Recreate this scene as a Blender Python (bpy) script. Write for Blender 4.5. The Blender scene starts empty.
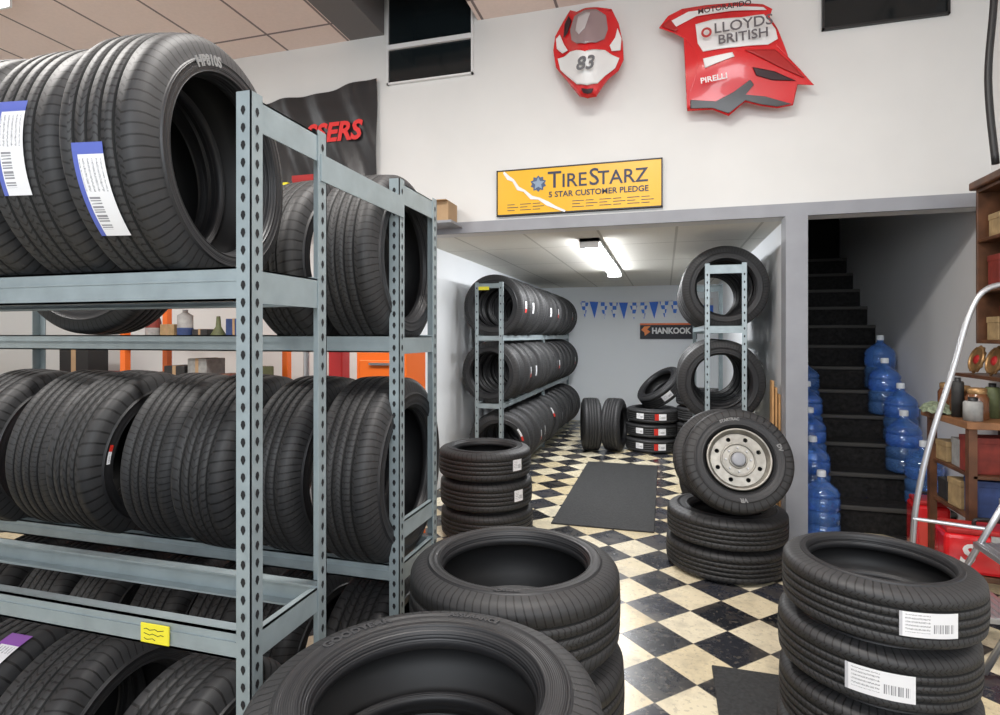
import bpy, bmesh, math, random
from mathutils import Matrix, Vector, Euler
random.seed(7)
scene = bpy.context.scene
col = scene.collection
PI = math.pi
R_ = math.radians
scene.view_settings.view_transform = 'Standard'

# ------------------------------------------------------------------ camera
CAMH = 1.5; YAW = R_(16.0); F = 575.0
cs, sn = math.cos(YAW), math.sin(YAW)
cam_d = bpy.data.cameras.new('camera'); cam = bpy.data.objects.new('camera', cam_d); col.objects.link(cam)
cam.location = (0, 0, CAMH); cam.rotation_euler = (PI/2, 0, YAW)
cam_d.sensor_width = 36; cam_d.lens = F/1000*36; cam_d.shift_y = -0.0225; cam_d.clip_start = 0.05
scene.camera = cam

def P(px, py, Y):      # survey helper: point on the vertical plane Y seen at that bearing
    t = (px-500)/F
    X = Y*(t*cs-sn)/(cs+t*sn)
    d = -X*sn+Y*cs
    return (X, Y, CAMH+(335-py)*d/F)

# ------------------------------------------------------------------ materials
def nmat(name):
    m = bpy.data.materials.new(name); m.use_nodes = True
    nt = m.node_tree; b = nt.nodes['Principled BSDF']
    return m, nt, b
def mat(name, c, rough=0.5, metal=0.0, noise=0.0, scale=8.0, bump=0.0, spec=None, trans=0.0, emit=None, coat=0):
    m, nt, b = nmat(name)
    b.inputs['Base Color'].default_value = (*c, 1); b.inputs['Roughness'].default_value = rough
    b.inputs['Metallic'].default_value = metal
    if spec is not None: b.inputs['Specular IOR Level'].default_value = spec
    if trans: b.inputs['Transmission Weight'].default_value = trans
    if coat: b.inputs['Coat Weight'].default_value = coat
    if emit: b.inputs['Emission Color'].default_value = (*c, 1); b.inputs['Emission Strength'].default_value = emit
    if noise or bump:
        tc = nt.nodes.new('ShaderNodeTexCoord'); n = nt.nodes.new('ShaderNodeTexNoise')
        n.inputs['Scale'].default_value = scale; n.inputs['Detail'].default_value = 6
        nt.links.new(tc.outputs['Object'], n.inputs['Vector'])
        if noise:
            r = nt.nodes.new('ShaderNodeValToRGB')
            r.color_ramp.elements[0].position = .3; r.color_ramp.elements[1].position = .7
            r.color_ramp.elements[0].color = (*[x*(1-noise) for x in c], 1)
            r.color_ramp.elements[1].color = (*[min(1, x*(1+noise*.5)) for x in c], 1)
            nt.links.new(n.outputs['Fac'], r.inputs[0]); nt.links.new(r.outputs[0], b.inputs['Base Color'])
        if bump:
            bp = nt.nodes.new('ShaderNodeBump'); bp.inputs['Strength'].default_value = bump; bp.inputs['Distance'].default_value = .01
            nt.links.new(n.outputs['Fac'], bp.inputs['Height']); nt.links.new(bp.outputs[0], b.inputs['Normal'])
    return m
class NB:
    def __init__(s, nt): s.nt = nt
    def m(s, op, a, b=None, c=None):
        n = s.nt.nodes.new('ShaderNodeMath'); n.operation = op
        for i, v in enumerate((a, b, c)):
            if v is None: continue
            if isinstance(v, (int, float)): n.inputs[i].default_value = v
            else: s.nt.links.new(v, n.inputs[i])
        return n.outputs[0]
    def mix(s, f, a, b):
        n = s.nt.nodes.new('ShaderNodeMix'); n.data_type = 'RGBA'
        s.nt.links.new(f, n.inputs[0])
        for i, v in ((6, a), (7, b)):
            if isinstance(v, tuple): n.inputs[i].default_value = (*v, 1)
            else: s.nt.links.new(v, n.inputs[i])
        return n.outputs[2]
    def uv(s):
        t = s.nt.nodes.new('ShaderNodeTexCoord'); sp = s.nt.nodes.new('ShaderNodeSeparateXYZ')
        s.nt.links.new(t.outputs['UV'], sp.inputs[0]); return t.outputs['UV'], sp.outputs[0], sp.outputs[1]

def tread_mat(name, pitch, slant, duty, direc, stag=.37, base=.030, rib=.026, zig=.003):
    m, nt, b = nmat(name); q = NB(nt); _, u, v = q.uv()
    av = q.m('ABSOLUTE', v)
    fl = q.m('FLOOR', q.m('DIVIDE', v, rib))
    if direc: s = q.m('ADD', u, q.m('MULTIPLY', av, slant))
    else:
        par = q.m('SUBTRACT', q.m('MULTIPLY', q.m('MODULO', q.m('ADD', fl, 20.0), 2.0), 2.0), 1.0)
        s = q.m('ADD', u, q.m('MULTIPLY', q.m('MULTIPLY', v, par), slant))
    s = q.m('ADD', s, q.m('MULTIPLY', fl, stag*pitch))
    s = q.m('ADD', s, q.m('MULTIPLY', q.m('SINE', q.m('MULTIPLY', v, 260.0)), zig))
    g1 = q.m('LESS_THAN', q.m('FRACT', q.m('DIVIDE', s, pitch)), duty)
    sh = q.m('GREATER_THAN', av, .060)
    g2 = q.m('LESS_THAN', q.m('FRACT', q.m('DIVIDE', q.m('ADD', u, q.m('MULTIPLY', av, .25)), pitch*1.3)), .17)
    g = q.m('ADD', q.m('MULTIPLY', g1, q.m('SUBTRACT', 1.0, sh)), q.m('MULTIPLY', g2, sh))
    c = q.mix(g, (base, base, base*1.06), (base*.15,)*3)  # sipes darkened in the colour to paint the shade in the cuts
    nt.links.new(c, b.inputs['Base Color']); b.inputs['Roughness'].default_value = .58
    bp = nt.nodes.new('ShaderNodeBump'); bp.inputs['Strength'].default_value = .8; bp.inputs['Distance'].default_value = .004
    nt.links.new(q.m('SUBTRACT', 1.0, g), bp.inputs['Height']); nt.links.new(bp.outputs[0], b.inputs['Normal'])
    return m
TREAD = {'hwy': tread_mat('tread_highway', .019, .5, .24, False),
         'dir': tread_mat('tread_directional', .028, .9, .22, True, .0),
         'blk': tread_mat('tread_block', .036, .7, .30, False, .5, .027, .032, .006)}
def side_mat():
    m, nt, b = nmat('sidewall_rubber'); q = NB(nt); _, u, v = q.uv()
    b.inputs['Base Color'].default_value = (.020, .020, .022, 1); b.inputs['Roughness'].default_value = .46
    h = q.m('SINE', q.m('MULTIPLY', v, 1600.0))
    bp = nt.nodes.new('ShaderNodeBump'); bp.inputs['Strength'].default_value = .25; bp.inputs['Distance'].default_value = .0015
    nt.links.new(h, bp.inputs['Height']); nt.links.new(bp.outputs[0], b.inputs['Normal'])
    return m
SIDE = side_mat()
LINER = mat('liner_rubber', (.008, .008, .009), .55)
GROOVE = mat('painted_groove_shade', (.007, .007, .007), .8)  # near-black rubber, shade of the tread grooves put into the colour
LETTER = mat('raised_lettering', (.045, .045, .048), .5)
WLETTER = mat('worn_pale_lettering', (.20, .20, .20), .6)

def sticker_mat(name, band, bandlen=.22, stripe=True, bg=(.85, .85, .87), ink=(.08, .08, .1)):
    m, nt, b = nmat(name); q = NB(nt); uvv, u, v = q.uv()
    b.inputs['Roughness'].default_value = .35
    no = nt.nodes.new('ShaderNodeTexNoise'); no.inputs['Scale'].default_value = 40
    mp = nt.nodes.new('ShaderNodeMapping'); mp.inputs['Scale'].default_value = (1.0, .004, 1)
    nt.links.new(uvv, mp.inputs[0]); nt.links.new(mp.outputs[0], no.inputs[0])
    bars = q.m('GREATER_THAN', no.outputs[0], .5)
    inbar = q.m('MULTIPLY', q.m('MULTIPLY', q.m('GREATER_THAN', u, .54), q.m('LESS_THAN', u, .92)),
                q.m('MULTIPLY', q.m('GREATER_THAN', v, .2), q.m('LESS_THAN', v, .55)))
    no2 = nt.nodes.new('ShaderNodeTexNoise'); no2.inputs['Scale'].default_value = 55
    nt.links.new(uvv, no2.inputs[0])
    tl = q.m('MULTIPLY', q.m('LESS_THAN', q.m('FRACT', q.m('MULTIPLY', v, 7.0)), .45), q.m('GREATER_THAN', no2.outputs[0], .49))
    intx = q.m('MULTIPLY', q.m('MULTIPLY', q.m('GREATER_THAN', u, bandlen+.04), q.m('LESS_THAN', u, .5)),
               q.m('MULTIPLY', q.m('GREATER_THAN', v, .18), q.m('LESS_THAN', v, .9)))
    inkf = q.m('MULTIPLY', q.m('MAXIMUM', q.m('MULTIPLY', bars, inbar), q.m('MULTIPLY', tl, intx)), .75)
    c = q.mix(inkf, bg, ink)
    bf = q.m('LESS_THAN', u, bandlen)
    if stripe: bf = q.m('MAXIMUM', bf, q.m('LESS_THAN', v, .16))
    c = q.mix(bf, c, band)
    nt.links.new(c, b.inputs['Base Color'])
    return m
ST_BLUE = sticker_mat('blue_white_sticker', (.10, .14, .50), .12)
ST_WHITE = sticker_mat('white_barcode_sticker', (.55, .55, .58), .05, False)
ST_RED = sticker_mat('red_white_sticker', (.6, .03, .02), .35, False)
ST_PURPLE = sticker_mat('purple_white_sticker', (.25, .05, .4), .3)

WALL = mat('painted_wall', (.74, .74, .725), .6, noise=.06, scale=1.2)
WALLS = mat('lightened_side_wall', (.84, .84, .84), .6, noise=.04, scale=1.2)  # lighter copy of the wall paint, brightness by the stairs put into the colour
WALLB = mat('back_room_wall', (.84, .87, .90), .55, noise=.04, scale=1.0)
WALLE = mat('lightened_end_wall', (.90, .94, .98), .5, noise=.02, scale=1.0)  # lighter copy of the back room paint, making up for weak light there
STEEL = mat('grey_blue_steel', (.32, .38, .40), .38, .25, noise=.14, scale=14)
DARK = mat('dark_slot', (.008, .008, .01), .7)
GREYTRIM = mat('grey_trim', (.30, .31, .34), .5, noise=.1, scale=5)
BLACK = mat('black_plastic', (.015, .015, .016), .45)
WHITE = mat('white_plastic', (.8, .8, .8), .4)
RED = mat('red_paint', (.66, .015, .02), .22, coat=.6)
REDD = mat('deep_red_paint', (.42, .02, .02), .35)
ORANGE = mat('orange_paint', (.88, .17, .02), .4)
YEL = mat('yellow_tag', (.88, .78, .04), .5)
BLUE = mat('blue_flag', (.05, .20, .80), .6)
WOOD = mat('dark_wood', (.13, .055, .026), .45, noise=.5, scale=10)
WOODM = mat('mid_wood', (.28, .13, .055), .5, noise=.4, scale=10)
WOODL = mat('light_wood', (.58, .33, .14), .5, noise=.25, scale=12)
CARD = mat('cardboard', (.45, .30, .17), .8, noise=.15, scale=6)
CHROME = mat('brushed_chrome', (.50, .51, .53), .32, .8)
BRASS = mat('aged_brass', (.45, .27, .12), .4, .6, noise=.4, scale=20)
MATM = mat('rubber_mat', (.030, .031, .032), .8, noise=.45, scale=60, bump=.6)
SILVER = mat('cast_wheel_silver', (.37, .355, .32), .40, .75, noise=.28, scale=18)
GREEN = mat('green_stuff', (.08, .16, .08), .6, noise=.3, scale=15)
DIM = [mat('dim_%s' % n, c, .6, noise=.3, scale=20) for n, c in (('maroon', (.22, .03, .02)), ('grey', (.35, .35, .34)), ('navy', (.03, .06, .18)), ('olive', (.12, .14, .06)), ('tan', (.40, .28, .14)), ('soot', (.03, .03, .03)))]
GLASSD = mat('dark_window_glass', (.008, .012, .014), .12)

# ------------------------------------------------------------------ helpers
def tag(o, label=None, cat=None, group=None, kind=None):
    if label: o['label'] = label
    if cat: o['category'] = cat
    if group: o['group'] = group
    if kind: o['kind'] = kind
    return o
def empty(name, loc=(0, 0, 0), rot=(0, 0, 0)):
    o = bpy.data.objects.new(name, None); col.objects.link(o); o.location = loc; o.rotation_euler = rot
    o.empty_display_size = .05
    return o
def thing(name, label, cat, loc=(0, 0, 0), rot=(0, 0, 0), group=None):
    return tag(empty(name, loc, rot), label, cat, group)
def link(name, me, mats, parent=None, loc=None):
    o = bpy.data.objects.new(name, me); col.objects.link(o)
    if mats is not None and len(me.materials) == 0:
        for m in (mats if isinstance(mats, (list, tuple)) else [mats]): me.materials.append(m)
    if parent: o.parent = parent
    if loc: o.location = loc
    return o
def obj(name, bm, mats, parent=None, loc=None, smooth=False, bevel=0):
    if smooth:
        for f in bm.faces: f.smooth = True
        for e in bm.edges:
            if len(e.link_faces) == 2 and e.calc_face_angle(0) > .6: e.smooth = False
    me = bpy.data.meshes.new(name); bm.to_mesh(me); bm.free()
    o = link(name, me, mats, parent, loc)
    if bevel:
        md = o.modifiers.new('bevel', 'BEVEL'); md.width = bevel; md.segments = 2; md.limit_method = 'ANGLE'
    return o
def box(bm, x0, x1, y0, y1, z0, z1, mi=0):
    vs = [bm.verts.new((x, y, z)) for x in (x0, x1) for y in (y0, y1) for z in (z0, z1)]
    for f in ((0, 1, 3, 2), (4, 6, 7, 5), (0, 4, 5, 1), (2, 3, 7, 6), (0, 2, 6, 4), (1, 5, 7, 3)):
        fc = bm.faces.new([vs[i] for i in f]); fc.material_index = mi
def bx(*a):
    bm = bmesh.new(); box(bm, *a); return bm
def lathe(bm, prof, N=32, axis_off=(0, 0, 0), closed=False, uvscale=None):
    ox, oy, oz = axis_off; uvl = bm.loops.layers.uv.verify()
    rings = []
    for (r, z) in prof:
        rings.append([bm.verts.new((ox+r*math.cos(2*PI*i/N), oy+r*math.sin(2*PI*i/N), oz+z)) for i in range(N)])
    for j in range(len(prof)-1):
        for i in range(N):
            k = (i+1) % N
            f = bm.faces.new([rings[j][i], rings[j][k], rings[j+1][k], rings[j+1][i]])
            if uvscale:
                us = (i/N*uvscale, (i+1)/N*uvscale)
                vv = (prof[j][1], prof[j+1][1]) if uvscale > 1.2 else (prof[j][0], prof[j+1][0])
                for lp, (a, b_) in zip(f.loops, ((us[0], vv[0]), (us[1], vv[0]), (us[1], vv[1]), (us[0], vv[1]))): lp[uvl].uv = (a, b_)
    if closed:
        bm.faces.new(rings[0][::-1]); bm.faces.new(rings[-1])
    return bm
def lt(prof, N=32, closed=False, off=(0, 0, 0)):
    return lathe(bmesh.new(), prof, N, off, closed)
def tube(bm, pts, r, n=10):
    pts = [Vector(p) for p in pts]; prev = None; rings = []
    for i, p in enumerate(pts):
        d = (pts[min(i+1, len(pts)-1)]-pts[max(i-1, 0)]).normalized()
        a = Vector((0, 0, 1)) if abs(d.z) < .9 else Vector((1, 0, 0))
        if prev is not None: a = prev
        x = (a-d*a.dot(d)).normalized(); y = d.cross(x); prev = x
        rings.append([bm.verts.new(p+x*r*math.cos(2*PI*k/n)+y*r*math.sin(2*PI*k/n)) for k in range(n)])
    for a, b_ in zip(rings, rings[1:]):
        for k in range(n): bm.faces.new([a[k], a[(k+1) % n], b_[(k+1) % n], b_[k]])
    bm.faces.new(rings[0][::-1]); bm.faces.new(rings[-1]); return bm
def smooth_pts(pts, n=6):
    out = []; P_ = [Vector(p) for p in pts]
    for i in range(len(P_)-1):
        p0, p1, p2, p3 = P_[max(i-1, 0)], P_[i], P_[i+1], P_[min(i+2, len(P_)-1)]
        for k in range(n):
            t = k/n
            out.append(.5*((2*p1)+(-p0+p2)*t+(2*p0-5*p1+4*p2-p3)*t*t+(-p0+3*p1-3*p2+p3)*t**3))
    out.append(P_[-1]); return out
def text_me(body, size, ext=.001, bold=0.0, shear=0.0, sx=1.0):
    cu = bpy.data.curves.new('lettering', 'FONT'); cu.body = body; cu.size = size; cu.extrude = ext; cu.offset = bold
    cu.align_x = 'CENTER'; cu.align_y = 'CENTER'; cu.shear = shear; cu.resolution_u = 3
    o = bpy.data.objects.new('t', cu); col.objects.link(o)
    bpy.context.view_layer.update()
    me = bpy.data.meshes.new_from_object(o.evaluated_get(bpy.context.evaluated_depsgraph_get()))
    bpy.data.objects.remove(o)
    if sx != 1.0:
        for v in me.vertices: v.co.x *= sx
    me.materials.clear()
    return me
def wtext(body, size, m, parent, loc, name='lettering', rot=0.0, **k):     # lettering on an upright board facing -Y
    o = link(name, text_me(body, size, **k), m, parent)
    o.location = loc; o.rotation_euler = (PI/2, 0, 0)
    if rot: o.rotation_euler = (Matrix.Rotation(rot, 3, 'Y') @ Matrix.Rotation(PI/2, 3, 'X')).to_euler()
    return o
def arc_text(root, body, rad, size, z, ang, m):
    me = text_me(body, size, .0008, .002*size/.04)
    for v in me.vertices:
        a = ang-v.co.x/rad; r = rad+v.co.y
        v.co = (r*math.cos(a), r*math.sin(a), z+v.co.z)
    return link('raised_lettering', me, m, root)
def struct(name, bm, m):
    return tag(obj(name, bm, m), kind='structure')
def poly_me(pts, holes=(), ext=.002, res=8):        # flat outline in XY with holes -> mesh
    cu = bpy.data.curves.new('c', 'CURVE'); cu.dimensions = '2D'; cu.fill_mode = 'BOTH'; cu.extrude = ext
    for loop in [pts]+list(holes):
        s = cu.splines.new('POLY'); s.points.add(len(loop)-1)
        for i, p in enumerate(loop): s.points[i].co = (p[0], p[1], 0, 1)
        s.use_cyclic_u = True
    o = bpy.data.objects.new('t', cu); col.objects.link(o); bpy.context.view_layer.update()
    me = bpy.data.meshes.new_from_object(o.evaluated_get(bpy.context.evaluated_depsgraph_get()))
    bpy.data.objects.remove(o); me.materials.clear(); return me
def circ(cx, cy, r, n=20): return [(cx+r*math.cos(2*PI*i/n), cy+r*math.sin(2*PI*i/n)) for i in range(n)]

# ------------------------------------------------------------------ tires
_tc = {}
def tire_meshes(R, W, r, kind, N):
    key = (R, W, r, kind, N)
    if key in _tc: return _tc[key]
    w = .36*W; cr = lambda z: R-.004*(z/w)**2
    h = W/2; D_ = .052
    tp = [(cr(w)-D_, -(h-.001)), (cr(w)-.036, -(h-.0055)), (cr(w)-.021, -(w+.70*(h-w))), (cr(w)-.010, -(w+.46*(h-w))), (cr(w)-.003, -(w+.2*(h-w))), (cr(w), -w)]
    gi = []
    for gc in (-.60, -.20, .20, .60):
        g = gc*w
        gi.append(len(tp))
        tp += [(cr(g), g-.0034), (cr(g)-.006, g-.0026), (cr(g)-.006, g+.0026), (cr(g), g+.0034)]
    tp += [(a, -b_) for a, b_ in tp[5::-1]]
    bm = lathe(bmesh.new(), tp, N, uvscale=2*PI*R)
    bm.faces.ensure_lookup_table()
    for g in gi:
        for j in range(g, g+3):
            for i in range(N): bm.faces[j*N+i].material_index = 1
    def fin(bm, nm, ms):
        for f in bm.faces: f.smooth = True
        for e in bm.edges:
            if len(e.link_faces) == 2 and e.calc_face_angle(0) > .5: e.smooth = False
        me = bpy.data.meshes.new(nm); bm.to_mesh(me); bm.free()
        for m in ms: me.materials.append(m)
        return me
    t = fin(bm, 'tread', [TREAD[kind], GROOVE])
    rs = cr(w)-D_; H = rs-r
    sp = [(rs, h-.001), (rs-.05*H, h+.001), (rs-.08*H, h+.0025), (rs-.09*H, h+.005), (rs-.13*H, h+.005), (rs-.14*H, h+.0035),
          (r+.62*H, h+.006), (r+.42*H, h+.005), (r+.30*H, h+.001), (r+.29*H, h+.003), (r+.25*H, h+.0025), (r+.24*H, h-.002),
          (r+.14*H, h-.009), (r+.05*H, h-.016), (r+.005, h-.022), (r, h-.028), (r, h-.045), (r+.012, h-.05)]
    s1 = fin(lathe(bmesh.new(), sp, N, uvscale=1.0), 'sidewall', [SIDE])
    s2 = fin(lathe(bmesh.new(), [(a, -b_) for a, b_ in sp], N, uvscale=1.0), 'sidewall', [SIDE])
    lp = [(r+.012, h-.05), (r+.4*H, h-.022), (rs-.2*H, h-.024), (rs-.01, h-.034), (rs+.02, h*.45), (rs+.026, 0)]
    lp += [(a, -b_) for a, b_ in lp[-2::-1]]
    l = fin(lathe(bmesh.new(), lp, N, uvscale=1.0), 'inner_liner', [LINER])
    _tc[key] = (t, s1, s2, l); return _tc[key]
def tire(loc, rot, label, R=.33, W=.22, r=.215, kind='hwy', N=64, group=None, name='tire', cat='tire'):
    t = thing(name, label, cat, loc, rot, group)
    a, b_, c, d = tire_meshes(R, W, r, kind, N)
    link('tread', a, None, t); link('sidewall', b_, None, t); link('sidewall', c, None, t); link('inner_liner', d, None, t)
    return t
def tlabel(root, R, a0, a1, z0, z1, m, slant=0.0):       # paper label curved around the tread
    bm = bmesh.new(); uvl = bm.loops.layers.uv.verify(); n = 12
    lo = []; hi = []
    for i in range(n+1):
        a = a0+(a1-a0)*i/n; s = slant*(i/n-.5)
        lo.append(bm.verts.new(((R+.002)*math.cos(a), (R+.002)*math.sin(a), z0+s)))
        hi.append(bm.verts.new(((R+.002)*math.cos(a), (R+.002)*math.sin(a), z1+s)))
    for i in range(n):
        f = bm.faces.new([lo[i], lo[i+1], hi[i+1], hi[i]])
        for lp, uv in zip(f.loops, ((i/n, 0), ((i+1)/n, 0), ((i+1)/n, 1), (i/n, 1))): lp[uvl].uv = uv
    return obj('paper_label', bm, m, root)
def slabel(root, r0, r1, a0, a1, z, m):                  # paper label flat on the sidewall
    bm = bmesh.new(); uvl = bm.loops.layers.uv.verify(); n = 6
    lo = [bm.verts.new((r0*math.cos(a0+(a1-a0)*i/n), r0*math.sin(a0+(a1-a0)*i/n), z)) for i in range(n+1)]
    hi = [bm.verts.new((r1*math.cos(a0+(a1-a0)*i/n), r1*math.sin(a0+(a1-a0)*i/n), z)) for i in range(n+1)]
    for i in range(n):
        f = bm.faces.new([lo[i], lo[i+1], hi[i+1], hi[i]])
        for lp, uv in zip(f.loops, ((i/n, 0), ((i+1)/n, 0), ((i+1)/n, 1), (i/n, 1))): lp[uvl].uv = uv
    return obj('paper_label', bm, m, root)
ORD = ['first', 'second', 'third', 'fourth', 'fifth', 'sixth', 'seventh', 'eighth', 'ninth', 'tenth', 'eleventh', 'twelfth',
       'thirteenth', 'fourteenth', 'fifteenth', 'sixteenth', 'seventeenth', 'eighteenth', 'nineteenth', 'twentieth']
AX = PI/2    # rot (0,AX,0): axis along X, rot (AX,0,0): axis along Y facing -Y

# ------------------------------------------------------------------ room shell
def floor_mat():
    m, nt, b = nmat('checker_tile'); q = NB(nt)
    g = nt.nodes.new('ShaderNodeNewGeometry'); mp = nt.nodes.new('ShaderNodeMapping')
    D = .345; S = D/math.sqrt(2)
    mp.inputs['Rotation'].default_value = (0, 0, R_(45)); mp.inputs['Scale'].default_value = (1/S, 1/S, 1)
    sh = nt.nodes.new('ShaderNodeVectorMath'); sh.operation = 'SUBTRACT'; sh.inputs[1].default_value = (-.04, 2.60-D/2, 0)
    nt.links.new(g.outputs['Position'], sh.inputs[0]); nt.links.new(sh.outputs[0], mp.inputs[0])
    sp = nt.nodes.new('ShaderNodeSeparateXYZ'); nt.links.new(mp.outputs[0], sp.inputs[0])
    fx = q.m('FLOOR', q.m('ADD', sp.outputs[0], 100.0)); fy = q.m('FLOOR', q.m('ADD', sp.outputs[1], 100.0))
    par = q.m('MODULO', q.m('ADD', fx, fy), 2.0)
    wn = nt.nodes.new('ShaderNodeTexWhiteNoise'); cb = nt.nodes.new('ShaderNodeCombineXYZ')
    nt.links.new(fx, cb.inputs[0]); nt.links.new(fy, cb.inputs[1]); nt.links.new(cb.outputs[0], wn.inputs[0])
    cream = q.mix(wn.outputs['Value'], (.66, .55, .34), (.82, .75, .57))
    dark = q.mix(wn.outputs['Value'], (.010, .011, .014), (.035, .038, .05))
    c = q.mix(par, cream, dark)
    no = nt.nodes.new('ShaderNodeTexNoise'); no.inputs['Scale'].default_value = 5; no.inputs['Detail'].default_value = 10; no.inputs['Roughness'].default_value = .7
    nt.links.new(g.outputs['Position'], no.inputs['Vector'])
    st = q.m('MINIMUM', q.m('MULTIPLY', q.m('MAXIMUM', q.m('SUBTRACT', no.outputs[0], .47), 0.0), 2.0), .5)
    c = q.mix(st, c, (.15, .125, .09))
    no2 = nt.nodes.new('ShaderNodeTexNoise'); no2.inputs['Scale'].default_value = 38; no2.inputs['Detail'].default_value = 6
    nt.links.new(g.outputs['Position'], no2.inputs['Vector'])
    c = q.mix(q.m('MULTIPLY', q.m('GREATER_THAN', no2.outputs[0], .60), .3), c, (.22, .19, .15))
    ex = q.m('ABSOLUTE', q.m('SUBTRACT', q.m('FRACT', sp.outputs[0]), .5)); ey = q.m('ABSOLUTE', q.m('SUBTRACT', q.m('FRACT', sp.outputs[1]), .5))
    ed = q.m('GREATER_THAN', q.m('MAXIMUM', ex, ey), .490)
    c = q.mix(q.m('MULTIPLY', ed, .6), c, (.06, .055, .05))
    nt.links.new(c, b.inputs['Base Color'])
    rr = q.m('ADD', q.m('MULTIPLY', no.outputs[0], .4), .08); nt.links.new(rr, b.inputs['Roughness'])
    return m
struct('floor', bx(-7, 3, -2.5, 11.3, -.1, 0), floor_mat())
def ceil_mat(name, base, line, sx, sy, lw):
    m, nt, b = nmat(name); q = NB(nt); g = nt.nodes.new('ShaderNodeNewGeometry')
    sp = nt.nodes.new('ShaderNodeSeparateXYZ'); nt.links.new(g.outputs['Position'], sp.inputs[0])
    a = q.m('LESS_THAN', q.m('FRACT', q.m('DIVIDE', q.m('ADD', sp.outputs[0], 20.05), sx)), lw/sx)
    c = q.m('LESS_THAN', q.m('FRACT', q.m('DIVIDE', q.m('ADD', sp.outputs[1], 20.2), sy)), lw/sy)
    l = q.m('MAXIMUM', a, c)
    no = nt.nodes.new('ShaderNodeTexNoise'); no.inputs['Scale'].default_value = 40
    nt.links.new(g.outputs['Position'], no.inputs['Vector'])
    bc = q.mix(no.outputs[0], tuple(x*.9 for x in base), base)
    nt.links.new(q.mix(l, bc, line), b.inputs['Base Color']); b.inputs['Roughness'].default_value = .9
    return m
CZ = 4.09; WY = 4.5; XL = -2.12; XR = 2.05; HB = 2.34
bm = bmesh.new()      # ceiling with a light well in front of the left upper window
box(bm, -7, XR, -2.5, 3.85, CZ, CZ+.1); box(bm, -7, -2.66, 3.85, WY+.15, CZ, CZ+.1); box(bm, -1.48, XR, 3.85, WY+.15, CZ, CZ+.1)
struct('ceiling', bm, ceil_mat('ceiling_tile', (.92, .76, .69), (.24, .19, .18), .62, 1.22, .022))
WELL = mat('window_well_grey', (.16, .15, .15), .7)
bm = bmesh.new(); box(bm, -2.66, -2.33, 3.85, WY-.001, CZ, CZ+.06); box(bm, -2.36, -2.33, 3.85, WY-.001, CZ+.06, 4.6); box(bm, -2.33, -1.48, 3.82, 3.85, CZ+.1, 4.6); box(bm, -1.48, -1.45, 3.85, WY-.001, CZ+.1, 4.6); box(bm, -2.36, -1.45, 3.82, WY, 4.6, 4.63)
struct('ceiling_window_well', bm, WELL)
bm = bmesh.new(); box(bm, -7, XL, WY, WY+.15, 0, CZ); box(bm, XL, XR, WY, WY+.15, HB, CZ); box(bm, -2.4, -1.4, WY, WY+.15, CZ, 4.63)
struct('wall_back', bm, WALL)
struct('wall_right', bx(XR, XR+.12, -2.5, 8.6, 0, CZ+1), WALLS)
struct('wall_left', bx(-7.1, -7, -2.5, WY, 0, CZ), WALL)
BY = 10.1
struct('wall_back_room_left', bx(XL-.12, XL, WY+.15, BY, 0, 2.5), WALLB)
struct('wall_back_room_right', bx(.84, .95, WY+.1, BY, 0, 3.8), WALLB)
struct('wall_back_room_end', bx(XL, .9, BY, BY+.1, 0, 2.5), WALLE)
struct('ceiling_back_room', bx(XL, .84, WY+.15, BY, HB, HB+.06), ceil_mat('low_ceiling_tile', (.84, .82, .75), (.55, .53, .47), .61, 1.22, .02))
DKW = mat('painted_stairwell_shade', (.01, .01, .011), .95)  # near-black colour stands in for the unlit stairwell
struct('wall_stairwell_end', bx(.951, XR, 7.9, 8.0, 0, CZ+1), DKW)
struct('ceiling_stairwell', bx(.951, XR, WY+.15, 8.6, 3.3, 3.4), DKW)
struct('wall_stairwell_left', bx(.951, .956, 5.6, 7.9, 0, 3.3), DKW)  # thin near-black sheet over the side wall, shade put into its colour
struct('trim_1', bx(XL-.1, XR, WY-.03, WY-.001, HB+.0, HB+.09), GREYTRIM)
struct('trim_2', bx(.82, .96, WY-.05, WY+.12, 0, HB), GREYTRIM)
struct('baseboard_back_room_right', bx(.825, .839, WY+.13, BY, 0, .1), BLACK)
struct('baseboard_stairwell_right', bx(XR-.012, XR-.001, -1, 4.9, 0, .1), BLACK)

# upper windows
def window(name, x0, x1, z0, z1, mull, fm, t=.014):
    w = tag(empty(name), kind='structure')
    obj('window_pane', bx(x0, x1, WY-.012, WY-.002, z0, z1), GLASSD, w)
    bm = bmesh.new()
    box(bm, x0-t, x0, WY-.03, WY-.001, z0-t, z1); box(bm, x1, x1+t, WY-.03, WY-.001, z0-t, z1); box(bm, x0-t, x1+t, WY-.03, WY-.001, z0-t, z0)
    for z in mull: box(bm, x0, x1, WY-.035, WY-.012, z-.02, z+.02)
    obj('window_frame', bm, fm, w)
window('window_1', -2.28, -1.53, 3.66, 4.56, [3.96], WHITE)
window('window_2', 1.07, 1.80, 3.64, CZ-.002, [3.86], BLACK)

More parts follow.
